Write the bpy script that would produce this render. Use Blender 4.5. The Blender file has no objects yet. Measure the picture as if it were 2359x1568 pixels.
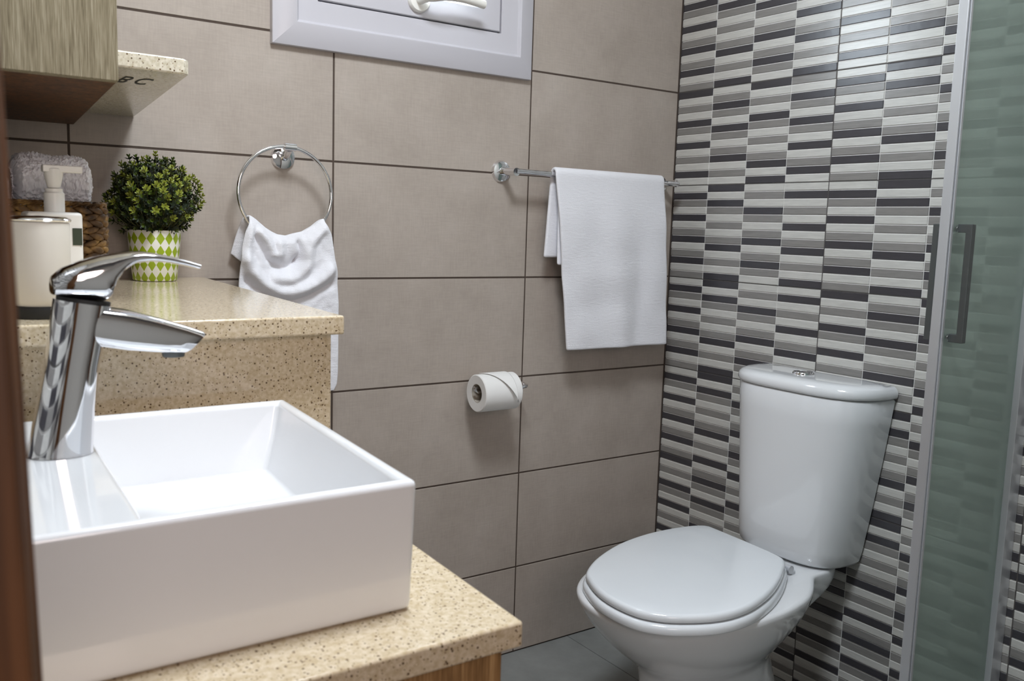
import bpy, bmesh, math, random
from mathutils import Vector, Matrix, noise
random.seed(7)
C = bpy.context.scene.collection
SC = bpy.context.scene
PI = math.pi

# ------------------------------------------------------------------ camera
def cam_axes(yaw, pitch, roll):
    f = Vector((math.cos(pitch)*math.sin(yaw), math.cos(pitch)*math.cos(yaw), math.sin(pitch)))
    r = f.cross(Vector((0, 0, 1))).normalized()
    u = r.cross(f)
    r2 = math.cos(roll)*r + math.sin(roll)*u
    u2 = -math.sin(roll)*r + math.cos(roll)*u
    return r2, u2, f
CAMLOC = Vector((-1.3081, -1.8297, 1.1050))
_r, _u, _f = cam_axes(0.6081, -0.1250, 0.0311)
cd = bpy.data.cameras.new('camera')
cd.sensor_fit = 'HORIZONTAL'; cd.sensor_width = 36.0
cd.lens = 36.0*2078.5/2359.0
cd.clip_start = 0.02; cd.clip_end = 50
cd.dof.use_dof = True; cd.dof.focus_distance = 1.95; cd.dof.aperture_fstop = 11.0
cam = bpy.data.objects.new('camera', cd); C.objects.link(cam)
M3 = Matrix((( _r.x, _u.x, -_f.x), (_r.y, _u.y, -_f.y), (_r.z, _u.z, -_f.z)))
cam.matrix_world = Matrix.Translation(CAMLOC) @ M3.to_4x4()
SC.camera = cam

# ------------------------------------------------------------------ light and exposure
SC.view_settings.view_transform = 'Standard'
SC.view_settings.look = 'None'
SC.view_settings.gamma = 1.0
SC.view_settings.use_curve_mapping = False
SC.view_settings.exposure = 0.0
W = bpy.data.worlds.new('world'); SC.world = W; W.use_nodes = True
W.node_tree.nodes['Background'].inputs[0].default_value = (1.0, 0.95, 0.93, 1)
W.node_tree.nodes['Background'].inputs[1].default_value = 0.05
LAMP_POS = (-0.74, -1.06, 2.355)
LAMP_POWER = 22.5
ld = bpy.data.lights.new('ceiling_lamp_light', 'AREA'); ld.shape = 'DISK'; ld.size = 0.42
ld.energy = LAMP_POWER; ld.color = (0.90, 0.975, 1.06)
lamp = bpy.data.objects.new('ceiling_lamp_light', ld); C.objects.link(lamp)
lamp.location = (LAMP_POS[0], LAMP_POS[1], LAMP_POS[2]-0.055)
WINDOW_GLOW = 17.0
HALL_FILL_POWER = 6.6
hd = bpy.data.lights.new('hall_fill_light', 'AREA'); hd.shape = 'DISK'; hd.size = 0.76  # fill light added behind the camera
hd.energy = HALL_FILL_POWER; hd.color = (1.0, 0.82, 0.77)
hlamp = bpy.data.objects.new('hall_fill_light', hd); C.objects.link(hlamp)
hlamp.location = (-1.27, -2.62, 1.50); hlamp.rotation_euler = (PI/2, 0, 0)

# ------------------------------------------------------------------ materials
def srgb(r, g, b):
    def f(c):
        c /= 255.0
        return c/12.92 if c <= 0.04045 else ((c+0.055)/1.055)**2.4
    return (f(r), f(g), f(b), 1.0)

def new_mat(name):
    m = bpy.data.materials.new(name); m.use_nodes = True
    nt = m.node_tree
    return m, nt, nt.nodes['Principled BSDF']

def setp(b, **k):
    names = {'color': 'Base Color', 'rough': 'Roughness', 'metal': 'Metallic', 'spec': 'Specular IOR Level', 'coat': 'Coat Weight',
             'coat_rough': 'Coat Roughness', 'sheen': 'Sheen Weight', 'sheen_rough': 'Sheen Roughness', 'trans': 'Transmission Weight', 'ior': 'IOR',
             'sss': 'Subsurface Weight', 'emit': 'Emission Color', 'emit_s': 'Emission Strength', 'alpha': 'Alpha'}
    for a, v in k.items():
        b.inputs[names[a]].default_value = v

def plain(name, color, rough=0.4, **k):
    m, nt, b = new_mat(name); setp(b, color=color, rough=rough, **k); return m

def N(nt, t, **k):
    n = nt.nodes.new(t)
    for a, v in k.items():
        if a in n.inputs: n.inputs[a].default_value = v
        else: setattr(n, a, v)
    return n

def coords(nt, scale=(1, 1, 1), kind='Object'):
    tc = N(nt, 'ShaderNodeTexCoord'); mp = N(nt, 'ShaderNodeMapping')
    mp.inputs['Scale'].default_value = scale
    nt.links.new(tc.outputs[kind], mp.inputs['Vector'])
    return mp.outputs['Vector']

def ramp(nt, fac, stops, interp='LINEAR'):
    r = N(nt, 'ShaderNodeValToRGB'); r.color_ramp.interpolation = interp
    e = r.color_ramp.elements
    while len(e) < len(stops): e.new(0.5)
    for i, (p, c) in enumerate(stops):
        e[i].position = p; e[i].color = c
    nt.links.new(fac, r.inputs['Fac'])
    return r.outputs['Color']

def mix(nt, fac, a, b, blend='MIX'):
    m = N(nt, 'ShaderNodeMix', data_type='RGBA', blend_type=blend)
    for key, v in ((0, fac), (6, a), (7, b)):
        if hasattr(v, 'is_linked') or hasattr(v, 'links'): nt.links.new(v, m.inputs[key])
        else: m.inputs[key].default_value = v
    return m.outputs[2]

def bump(nt, b, height, strength=0.2, dist=0.002):
    bp = N(nt, 'ShaderNodeBump'); bp.inputs['Strength'].default_value = strength; bp.inputs['Distance'].default_value = dist
    nt.links.new(height, bp.inputs['Height']); nt.links.new(bp.outputs['Normal'], b.inputs['Normal'])

def mat_wall_tile():
    m, nt, b = new_mat('taupe_tile')
    v = coords(nt)
    n1 = N(nt, 'ShaderNodeTexNoise', Scale=6.0, Detail=6.0, Roughness=0.65); nt.links.new(v, n1.inputs['Vector'])
    c1 = ramp(nt, n1.outputs['Fac'], [(0.25, srgb(164, 153, 143)), (0.55, srgb(176, 165, 155)), (0.8, srgb(186, 176, 167))])
    n2 = N(nt, 'ShaderNodeTexNoise', Scale=1.0, Detail=3.0, Roughness=0.6); nt.links.new(coords(nt, (30, 30, 260)), n2.inputs['Vector'])
    n3 = N(nt, 'ShaderNodeTexNoise', Scale=1.0, Detail=3.0, Roughness=0.6); nt.links.new(coords(nt, (260, 260, 30)), n3.inputs['Vector'])
    a = N(nt, 'ShaderNodeMath', operation='ADD'); nt.links.new(n2.outputs['Fac'], a.inputs[0]); nt.links.new(n3.outputs['Fac'], a.inputs[1])
    h = N(nt, 'ShaderNodeMath', operation='MULTIPLY'); nt.links.new(a.outputs[0], h.inputs[0]); h.inputs[1].default_value = 0.5
    g = ramp(nt, h.outputs[0], [(0.35, (0.93, 0.93, 0.93, 1)), (0.65, (1.05, 1.05, 1.05, 1))])
    c = mix(nt, 1.0, c1, g, 'MULTIPLY')
    nt.links.new(c, b.inputs['Base Color']); setp(b, rough=0.42, spec=0.35)
    bump(nt, b, a.outputs[0], 0.06, 0.001)
    return m

def mat_mosaic(name, col, rough=0.25):
    m, nt, b = new_mat(name)
    n = N(nt, 'ShaderNodeTexNoise', Scale=1.0, Detail=3.0, Roughness=0.6); nt.links.new(coords(nt, (20, 20, 240)), n.inputs['Vector'])
    g = ramp(nt, n.outputs['Fac'], [(0.3, (0.90, 0.90, 0.90, 1)), (0.7, (1.08, 1.08, 1.07, 1))])
    nt.links.new(mix(nt, 1.0, col, g, 'MULTIPLY'), b.inputs['Base Color'])
    setp(b, rough=rough, spec=0.5)
    n2 = N(nt, 'ShaderNodeTexNoise', Scale=45.0, Detail=1.0); nt.links.new(coords(nt), n2.inputs['Vector'])
    bump(nt, b, n2.outputs['Fac'], 0.12, 0.002)
    return m

def mat_stone(name, base, dark, light, rough=0.12):
    m, nt, b = new_mat(name)
    v = coords(nt)
    n1 = N(nt, 'ShaderNodeTexNoise', Scale=220.0, Detail=3.0); nt.links.new(v, n1.inputs['Vector'])
    c = ramp(nt, n1.outputs['Fac'], [(0.35, dark), (0.5, base), (0.68, light)])
    for sc, thr, colr, seed in ((210.0, 0.20, srgb(92, 70, 46), 0.0), (330.0, 0.20, srgb(124, 98, 66), 3.1), (190.0, 0.10, srgb(228, 214, 186), 7.7)):
        mp = N(nt, 'ShaderNodeMapping'); mp.inputs['Location'].default_value = (seed, seed*1.7, seed*.3); nt.links.new(v, mp.inputs['Vector'])
        vo = N(nt, 'ShaderNodeTexVoronoi', Scale=sc); nt.links.new(mp.outputs[0], vo.inputs['Vector'])
        d = ramp(nt, vo.outputs['Distance'], [(thr, (1, 1, 1, 1)), (thr+.06, (0, 0, 0, 1))])
        sel = N(nt, 'ShaderNodeSeparateColor'); nt.links.new(vo.outputs['Color'], sel.inputs[0])
        gt = N(nt, 'ShaderNodeMath', operation='GREATER_THAN'); nt.links.new(sel.outputs[0], gt.inputs[0]); gt.inputs[1].default_value = 0.55
        mu = N(nt, 'ShaderNodeMath', operation='MULTIPLY'); nt.links.new(d, mu.inputs[0]); nt.links.new(gt.outputs[0], mu.inputs[1])
        c = mix(nt, mu.outputs[0], c, colr)
    nt.links.new(c, b.inputs['Base Color']); setp(b, rough=rough, spec=0.5)
    return m

def mat_wood(name, c0, c1, c2, scale=(70, 70, 4), rough=0.5, fine=3.0):
    m, nt, b = new_mat(name)
    v = coords(nt, scale)
    n1 = N(nt, 'ShaderNodeTexNoise', Scale=1.0, Detail=5.0, Roughness=0.65, Distortion=0.4); nt.links.new(v, n1.inputs['Vector'])
    n2 = N(nt, 'ShaderNodeTexNoise', Scale=fine, Detail=2.0); nt.links.new(v, n2.inputs['Vector'])
    a = N(nt, 'ShaderNodeMath', operation='ADD'); nt.links.new(n1.outputs['Fac'], a.inputs[0]); nt.links.new(n2.outputs['Fac'], a.inputs[1])
    h = N(nt, 'ShaderNodeMath', operation='MULTIPLY'); nt.links.new(a.outputs[0], h.inputs[0]); h.inputs[1].default_value = 0.5
    nt.links.new(ramp(nt, h.outputs[0], [(0.36, c0), (0.5, c1), (0.64, c2)]), b.inputs['Base Color'])
    setp(b, rough=rough, spec=0.35)
    bump(nt, b, h.outputs[0], 0.15, 0.001)
    return m

def mat_cloth(name, col, scale=900.0, strength=0.5):
    m, nt, b = new_mat(name)
    v = coords(nt)
    n1 = N(nt, 'ShaderNodeTexNoise', Scale=scale, Detail=2.0); nt.links.new(v, n1.inputs['Vector'])
    n2 = N(nt, 'ShaderNodeTexNoise', Scale=60.0, Detail=3.0); nt.links.new(coords(nt, (1, 1, 3.5)), n2.inputs['Vector'])
    a = N(nt, 'ShaderNodeMath', operation='ADD'); nt.links.new(n1.outputs['Fac'], a.inputs[0]); nt.links.new(n2.outputs['Fac'], a.inputs[1])
    bump(nt, b, a.outputs[0], strength, 0.003)
    setp(b, color=col, rough=0.95, spec=0.15, sheen=0.35, sheen_rough=0.5)
    return m

def mat_floor():
    m, nt, b = new_mat('grey_floor_tile')
    n1 = N(nt, 'ShaderNodeTexNoise', Scale=5.0, Detail=6.0, Roughness=0.65); nt.links.new(coords(nt), n1.inputs['Vector'])
    nt.links.new(ramp(nt, n1.outputs['Fac'], [(0.3, srgb(118, 120, 118)), (0.7, srgb(146, 148, 146))]), b.inputs['Base Color'])
    setp(b, rough=0.35, spec=0.4)
    return m

MT = dict(
    tile=mat_wall_tile(), grout=plain('dark_grout', srgb(78, 66, 58), 0.9), floor=mat_floor(), floor_grout=plain('floor_grout', srgb(80, 80, 78), 0.9),
    mo_w=mat_mosaic('mosaic_white', srgb(200, 198, 193)), mo_g=mat_mosaic('mosaic_grey', srgb(136, 133, 130)), mo_d=mat_mosaic('mosaic_dark', srgb(66, 64, 68)),
    mo_gr=plain('mosaic_grout', srgb(232, 230, 226), 0.7), mo_joint=plain('mosaic_joint', srgb(82, 78, 76), 0.8),
    paint=plain('white_paint', srgb(226, 222, 214), 0.8),
    stone=mat_stone('beige_stone', srgb(206, 189, 160), srgb(193, 174, 142), srgb(219, 204, 179)),
    stone_pale=mat_stone('pale_stone', srgb(206, 198, 178), srgb(194, 184, 160), srgb(220, 212, 194)),
    cab=mat_wood('grey_oak', srgb(100, 90, 68), srgb(128, 118, 94), srgb(154, 145, 122), (300, 300, 11)),
    van=mat_wood('brown_oak', srgb(104, 76, 44), srgb(148, 112, 70), srgb(182, 146, 100), (110, 110, 6)),
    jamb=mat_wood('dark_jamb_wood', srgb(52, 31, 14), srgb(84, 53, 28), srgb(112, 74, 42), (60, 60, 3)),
    chrome=plain('chrome', (0.80, 0.80, 0.82, 1), 0.05, metal=1.0), steel=plain('dark_satin_metal', (0.13, 0.14, 0.14, 1), 0.35, metal=0.6),
    alu=plain('satin_aluminium', (0.66, 0.67, 0.70, 1), 0.34, metal=0.6),
    ceramic=plain('white_ceramic', (0.79, 0.80, 0.815, 1), 0.10, coat=0.6, coat_rough=0.04),
    seat=plain('white_seat_plastic', (0.77, 0.80, 0.83, 1), 0.14, coat=0.3, coat_rough=0.05),
    pvc=plain('grey_pvc', srgb(196, 194, 200), 0.30), white=plain('white_plastic', srgb(232, 230, 224), 0.28), black=plain('black_rubber', (0.012, 0.012, 0.012, 1), 0.6),
    enamel=plain('cream_enamel', srgb(222, 216, 204), 0.30), towel=mat_cloth('white_terry', (0.86, 0.86, 0.90, 1)), fluffy=mat_cloth('white_loop_pile', (0.90, 0.90, 0.94, 1), 1400.0, 0.4),
    paper=plain('white_paper', (0.82, 0.81, 0.79, 1), 0.95), card=plain('grey_card', srgb(170, 162, 150), 0.9),
)

# ------------------------------------------------------------------ mesh helpers
def bm_new(): return bmesh.new()

def obj(name, bm, mats, parent=None, bevel=0, seg=3, smooth=30, loc=None, subsurf=0, solid=0):
    me = bpy.data.meshes.new(name)
    bmesh.ops.recalc_face_normals(bm, faces=bm.faces)
    bm.to_mesh(me); bm.free()
    if not isinstance(mats, (list, tuple)): mats = [mats]
    for m in mats: me.materials.append(m)
    o = bpy.data.objects.new(name, me); C.objects.link(o)
    if smooth:
        for p in me.polygons: p.use_smooth = True
        if smooth < 180: me.set_sharp_from_angle(angle=math.radians(smooth))
    if parent:
        o.parent = parent
        o.location = -Vector(parent.location) if parent.type == 'EMPTY' else (0, 0, 0)
    if loc: o.location = loc
    if solid:
        s = o.modifiers.new('solid', 'SOLIDIFY'); s.thickness = solid; s.offset = 0
    if bevel:
        b = o.modifiers.new('bevel', 'BEVEL'); b.width = bevel; b.segments = seg; b.limit_method = 'ANGLE'; b.angle_limit = math.radians(35)
        b.harden_normals = True
    if subsurf:
        s = o.modifiers.new('sub', 'SUBSURF'); s.levels = subsurf; s.render_levels = subsurf
    return o

def tag(o, label, cat, group=None, kind=None):
    o['label'] = label; o['category'] = cat
    if group: o['group'] = group
    if kind: o['kind'] = kind
    return o

def thing(name, label, cat, loc=(0, 0, 0), group=None, kind=None):
    o = bpy.data.objects.new(name, None); C.objects.link(o); o.location = loc
    o.empty_display_size = 0.05
    return tag(o, label, cat, group, kind)

def box(bm, x0, x1, y0, y1, z0, z1, mi=0):
    v = [bm.verts.new(p) for p in ((x0, y0, z0), (x1, y0, z0), (x1, y1, z0), (x0, y1, z0), (x0, y0, z1), (x1, y0, z1), (x1, y1, z1), (x0, y1, z1))]
    for f in ((0, 3, 2, 1), (4, 5, 6, 7), (0, 1, 5, 4), (1, 2, 6, 5), (2, 3, 7, 6), (3, 0, 4, 7)):
        bm.faces.new([v[i] for i in f]).material_index = mi
    return v

def prism(bm, poly, z0, z1, mi=0):
    a = [bm.verts.new((p[0], p[1], z0)) for p in poly]; b = [bm.verts.new((p[0], p[1], z1)) for p in poly]
    n = len(poly)
    bm.faces.new(a[::-1]).material_index = mi; bm.faces.new(b).material_index = mi
    for i in range(n):
        bm.faces.new((a[i], a[(i+1) % n], b[(i+1) % n], b[i])).material_index = mi

def loft(bm, rings, cap0=True, cap1=True, mi=0, closed=True):
    vs = [[bm.verts.new(p) for p in r] for r in rings]
    n = len(vs[0])
    for a, b in zip(vs, vs[1:]):
        for i in range(n if closed else n-1):
            j = (i+1) % n
            try: bm.faces.new((a[i], a[j], b[j], b[i])).material_index = mi
            except ValueError: pass
    if cap0: bm.faces.new(vs[0][::-1]).material_index = mi
    if cap1: bm.faces.new(vs[-1]).material_index = mi
    return vs

def lathe(bm, prof, n=48, c=(0, 0, 0), mi=0, axis='Z', cap=True):
    rings = []
    for r, h in prof:
        ring = []
        for k in range(n):
            a = 2*PI*k/n
            x, y = max(r, 1e-5)*math.cos(a), max(r, 1e-5)*math.sin(a)
            if axis == 'Z': p = (c[0]+x, c[1]+y, c[2]+h)
            elif axis == 'Y': p = (c[0]+x, c[1]+h, c[2]+y)
            else: p = (c[0]+h, c[1]+x, c[2]+y)
            ring.append(p)
        rings.append(ring)
    return loft(bm, rings, cap, cap, mi)

def tube(bm, pts, r, n=12, closed=False, mi=0, caps=True):
    pts = [Vector(p) for p in pts]; m = len(pts); rings = []
    up = None
    for i, p in enumerate(pts):
        if closed: t = (pts[(i+1) % m]-pts[i-1]).normalized()
        else: t = (pts[min(i+1, m-1)]-pts[max(i-1, 0)]).normalized()
        if up is None: up = t.orthogonal().normalized()
        up = (up - t*up.dot(t)).normalized(); s = t.cross(up)
        rr = r[i] if isinstance(r, (list, tuple)) else r
        rings.append([p + (up*math.cos(2*PI*k/n) + s*math.sin(2*PI*k/n))*rr for k in range(n)])
    if closed:
        vs = [[bm.verts.new(q) for q in R_] for R_ in rings]
        for i in range(m):
            a, b = vs[i], vs[(i+1) % m]
            for k in range(n): bm.faces.new((a[k], a[(k+1) % n], b[(k+1) % n], b[k])).material_index = mi
    else: loft(bm, rings, caps, caps, mi)

def lerp(a, b, t): return a + (b-a)*t

def interp(tab, x):
    if x <= tab[0][0]: return tab[0][1]
    for (x0, y0), (x1, y1) in zip(tab, tab[1:]):
        if x <= x1: return lerp(y0, y1, (x-x0)/(x1-x0))
    return tab[-1][1]

def catmull(pts, per=6, closed=True):
    out = []; n = len(pts)
    for i in range(n if closed else n-1):
        p0, p1, p2, p3 = [Vector(pts[(i+k) % n]) if closed else Vector(pts[min(max(i+k, 0), n-1)]) for k in (-1, 0, 1, 2)]
        for s in range(per):
            t = s/per
            out.append(0.5*((2*p1) + (p2-p0)*t + (2*p0-5*p1+4*p2-p3)*t*t + (3*p1-p0-3*p2+p3)*t**3))
    if not closed: out.append(Vector(pts[-1]))
    return out

def scaled(poly, s, c=None):
    if c is None: c = sum((Vector(p) for p in poly), Vector((0, 0)))/len(poly)
    return [(c[0]+(p[0]-c[0])*s, c[1]+(p[1]-c[1])*s) for p in poly]

def inset(poly, d):
    n = len(poly); out = []
    area = sum(poly[i][0]*poly[(i+1) % n][1]-poly[(i+1) % n][0]*poly[i][1] for i in range(n))
    sg = 1 if area > 0 else -1
    for i in range(n):
        a, b = Vector(poly[i-1][:2]), Vector(poly[(i+1) % n][:2])
        t = (b-a).normalized(); nrm = Vector((-t.y, t.x))*sg
        out.append((poly[i][0]+nrm.x*d, poly[i][1]+nrm.y*d))
    return out

# ------------------------------------------------------------------ the room
HT = 0.25                       # tile row
ZR = lambda i: (5.9266-i)*HT    # height of joint line i
XL, XR = -1.36, 0.495
YF = -1.45                      # inner face of the wall with the door
ZC = 2.40
WX0, WX1, WZ0, WZ1 = -0.625, -0.035, 1.482, 2.02   # opening of the window

# back wall: taupe tiles on a dark grout bed, cut around the window
bm = bm_new()
for x0, x1, z0, z1 in ((XL-.1, WX0, 0, ZC), (WX1, XR+.12, 0, ZC), (WX0, WX1, 0, WZ0), (WX0, WX1, WZ1, ZC)):
    box(bm, x0, x1, 0.0015, 0.14, z0, z1, 1)
TW = 0.513
def tile_rect(bm, x0, x1, z0, z1):
    g = 0.0020; e = 0.0008
    x0 += g; x1 -= g; z0 += g; z1 -= g
    if x1-x0 < .003 or z1-z0 < .003: return
    a = [bm.verts.new(p) for p in ((x0, .002, z0), (x1, .002, z0), (x1, .002, z1), (x0, .002, z1))]
    b = [bm.verts.new(p) for p in ((x0, e, z0), (x1, e, z0), (x1, e, z1), (x0, e, z1))]
    c = [bm.verts.new(p) for p in ((x0+e, 0, z0+e), (x1-e, 0, z0+e), (x1-e, 0, z1-e), (x0+e, 0, z1-e))]
    for r, s in ((a, b), (b, c)):
        for i in range(4): bm.faces.new((r[i], r[(i+1) % 4], s[(i+1) % 4], s[i])).material_index = 0
    bm.faces.new(c).material_index = 0
xs = [XL] + [x for x in (-1.026, -0.513, 0.0) if XL < x < XR] + [XR-.0015]
zs = [0.0] + [ZR(i) for i in range(5, -4, -1)] + [ZC]
zs = [z for z in zs if z <= ZC]
for x0, x1 in zip(xs, xs[1:]):
    for z0, z1 in zip(zs, zs[1:]):
        if x1 <= WX0 or x0 >= WX1 or z1 <= WZ0 or z0 >= WZ1: tile_rect(bm, x0, x1, z0, z1); continue
        if z0 < WZ0: tile_rect(bm, x0, x1, z0, WZ0)
        if z1 > WZ1: tile_rect(bm, x0, x1, WZ1, z1)
        if x0 < WX0: tile_rect(bm, x0, WX0, max(z0, WZ0), min(z1, WZ1))
        if x1 > WX1: tile_rect(bm, WX1, x1, max(z0, WZ0), min(z1, WZ1))
tag(obj('wall_back', bm, [MT['tile'], MT['grout']], smooth=0), 'wall of large taupe concrete-look tiles with dark joints', 'wall', kind='structure')

# mosaic walls: sheets of four columns by thirteen bars, every other sheet turned round
U = ['WDGWDWGDWGDWG', 'DWDGWGWGDWGWD', 'WGWDGWGDWGDGW', 'WDWGWDWGDWGWD']
def sheet_cell(turned, c, r):            # c from the corner, r from the top
    return U[3-c][12-r] if turned else U[c][r]
TURN = {0: {-1: 0, 0: 1, 1: 0, 2: 0, 3: 0, 4: 1, 5: 0}, 1: {-1: 1, 0: 0, 1: 0, 2: 1, 3: 0, 4: 0, 5: 1}}
SY = 0.502
def mosaic_wall(name, plane, normal, ylen, label):
    bm = bm_new()
    d = normal
    x_out = plane - d*0.10
    box(bm, min(plane-d*.0018, x_out), max(plane-d*.0018, x_out), -ylen, 0.0, 0, ZC, 3)
    P = SY/4; RH = HT/13
    nb = int(math.ceil(ylen/SY))
    def raised(y0, y1, z0, z1, mi, h=0.0, e=0.0011):
        if y1-y0 < .003: return
        a = [bm.verts.new((plane-d*.002, y, z)) for y, z in ((y0, z0), (y1, z0), (y1, z1), (y0, z1))]
        b = [bm.verts.new((plane+d*(h-.0009), y, z)) for y, z in ((y0, z0), (y1, z0), (y1, z1), (y0, z1))]
        c = [bm.verts.new((plane+d*h, y, z)) for y, z in ((y0+e, z0+e), (y1-e, z0+e), (y1-e, z1-e), (y0+e, z1-e))]
        for r, s in ((a, b), (b, c)):
            for i in range(4): bm.faces.new((r[i], r[(i+1) % 4], s[(i+1) % 4], s[i])).material_index = mi
        bm.faces.new(c).material_index = mi
    for blk in range(nb):
        for i in range(-4, 6):
            zt = ZR(i); zb = ZR(i+1)
            if zb >= ZC: continue
            turned = TURN.get(blk, {}).get(i, (blk+i) % 2)
            for c in range(4):
                ya = -(blk*SY + c*P); yb = ya - P
                if -yb > ylen: yb = -ylen
                for r in range(13):
                    z1 = zt - r*RH; z0 = z1 - RH
                    if z1 > ZC or z0 < 0.0: continue
                    g = .0010; ga = .0012 if c == 0 else g; gb = .0012 if c == 3 else g
                    gt = .0012 if r == 0 else g; gl = .0012 if r == 12 else g
                    raised(yb+gb, ya-ga, z0+gl, z1-gt, {'W': 0, 'G': 1, 'D': 2}[sheet_cell(turned, c, r)])
            if 0 < zt < ZC: box(bm, min(plane-d*.003, plane-d*.0012), max(plane-d*.003, plane-d*.0012), max(-(blk+1)*SY, -ylen), -blk*SY, zt-.0011, zt+.0011, 4)
        yj = -blk*SY
        w = .0028 if blk == 0 else .0012
        box(bm, min(plane-d*.003, plane-d*.0011), max(plane-d*.003, plane-d*.0011), yj-w, yj+(.0 if blk == 0 else w), 0, ZC, 4)
    return tag(obj(name, bm, [MT['mo_w'], MT['mo_g'], MT['mo_d'], MT['mo_gr'], MT['mo_joint']], smooth=0), label, 'wall', kind='structure')
mosaic_wall('wall_right', XR, -1, 1.57, 'wall of white, grey and charcoal bar mosaic behind the toilet')
mosaic_wall('wall_left', XL, 1, 1.45, 'bar mosaic wall at the left end of the vanity')

# floor
bm = bm_new()
box(bm, XL-.4, 1.0, -2.85, 0.14, -0.08, -0.0015, 1)
for i in range(-5, 4):
    for j in range(0, 11):
        x0, x1 = i*.3+.18, (i+1)*.3+.18; y1, y0 = -j*.3, -(j+1)*.3
        x0, x1 = max(x0, XL), min(x1, XR)
        if x1-x0 < .01: continue
        box(bm, x0+.001, x1-.001, y0+.001, y1-.001, -.006, 0.0, 0)
tag(obj('floor', bm, [MT['floor'], MT['floor_grout']], smooth=0), 'grey tiled bathroom floor', 'floor', kind='structure')
bm = bm_new(); box(bm, XL-.1, XR+.12, YF-.12, 0.14, ZC, ZC+.08)
tag(obj('ceiling', bm, MT['paint'], smooth=0), 'white painted ceiling', 'ceiling', kind='structure')
# wall with the doorway the photograph is taken through
DX0, DX1, DZ = -1.300, -0.36, 2.05
bm = bm_new()
box(bm, XL-.1, DX0, YF-.11, YF, 0, ZC); box(bm, DX1, XR+.12, YF-.11, YF, 0, ZC); box(bm, DX0, DX1, YF-.11, YF, DZ, ZC)
tag(obj('wall_front', bm, MT['paint'], smooth=0), 'painted wall around the doorway', 'wall', kind='structure')
bm = bm_new(); box(bm, XL-.4, 1.0, -2.85, -2.73, 0, ZC)
tag(obj('wall_hall', bm, MT['paint'], smooth=0), 'painted hall wall facing the doorway', 'wall', kind='structure')
dr = thing('door_1', 'dark brown wooden door frame at the near left edge', 'door frame', (DX0, YF, 0), kind='structure')
bm = bm_new()
JX = -1.2672
poly = [(DX0-.05, YF+.012), (JX, YF+.012), (JX, YF-.002), (JX-.0045, YF-.004), (JX-.0045, YF-.034), (JX-.0075, YF-.038), (JX-.0075, YF-.052), (JX-.0150, YF-.056), (JX-.0150, YF-.124), (DX0-.05, YF-.124)]
prism(bm, poly, 0, DZ+.03)
for v in bm.verts:                       # the post stands slightly out of plumb
    if v.co.x > DX0: v.co.x += (1.02-v.co.z)*.026
obj('jamb', bm, MT['jamb'], dr, bevel=.0015)
bm = bm_new(); box(bm, DX1-.035, DX1+.02, YF-.124, YF+.012, 0, DZ+.03)
obj('jamb', bm, MT['jamb'], dr, bevel=.002)
bm = bm_new(); box(bm, JX+.004, DX1-.035, YF-.124, YF+.012, DZ-.005, DZ+.03)
obj('lintel', bm, MT['jamb'], dr, bevel=.002)

# ------------------------------------------------------------------ window
wn = thing('window_1', 'grey framed bathroom window with white lever handle', 'window', (-.33, -.01, WZ0), kind='structure')
OX0, OX1, OZ0, OZ1 = -.651, -.011, 1.4565, 2.06
def frame_ring(bm, prof, x0, x1, z0, z1, mi=0):
    """sweep a profile (inset from the outer edge, depth y) round a rectangle with mitred corners"""
    rings = []
    for d, y in prof:
        rings.append([(x0+d, y, z0+d), (x1-d, y, z0+d), (x1-d, y, z1-d), (x0+d, y, z1-d)])
    loft(bm, rings, False, False, mi)
bm = bm_new()
frame_ring(bm, [(0, .004), (0, -.012), (.001, -.0135), (.0425, -.030), (.0455, -.0305), (.0505, -.0235), (.0600, -.0222), (.094, -.0195), (.094, .06), (.03, .06), (.03, .004), (0, .004)], OX0, OX1, OZ0, OZ1)
obj('frame', bm, MT['pvc'], wn, bevel=.0012, seg=2)
bm = bm_new()
frame_ring(bm, [(.0975, .05), (.0975, -.017), (.099, -.019), (.142, -.019), (.147, -.012), (.152, .0), (.152, .05), (.0975, .05)], OX0, OX1, OZ0, OZ1)
obj('sash', bm, MT['pvc'], wn, bevel=.001, seg=2)
bm = bm_new()
frame_ring(bm, [(.0935, .045), (.0935, .012), (.098, .012), (.098, .045)], OX0, OX1, OZ0, OZ1)
obj('gasket', bm, MT['black'], wn, smooth=0)
mp, nt, b = new_mat('frosted_daylit_glass'); setp(b, color=(.85, .9, .95, 1), rough=.35, emit=(.80, .91, 1.0, 1), emit_s=WINDOW_GLOW)
bm = bm_new(); box(bm, OX0+.148, OX1-.148, .012, .02, OZ0+.148, OZ1-.148)
obj('pane', bm, mp, wn, smooth=0)
# lever handle on the bottom rail
bm = bm_new()
lathe(bm, [(.0, -.010), (.024, -.010), (.027, -.006), (.027, 0.0)], 32, (-.325, -.019, 1.590), axis='Y')
hb = obj('handle', bm, MT['white'], wn, smooth=50)
hb.scale = (1, 1, 1)
bm = bm_new()
pts = catmull([(-.325, -.029, 1.590), (-.325, -.052, 1.590), (-.312, -.066, 1.590), (-.285, -.072, 1.595), (-.24, -.070, 1.598), (-.185, -.068, 1.594)], 6, False)
tube(bm, pts, [.011]*8 + [.0095]*(len(pts)-8), 16)
obj('lever', bm, MT['white'], hb, smooth=50)

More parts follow.
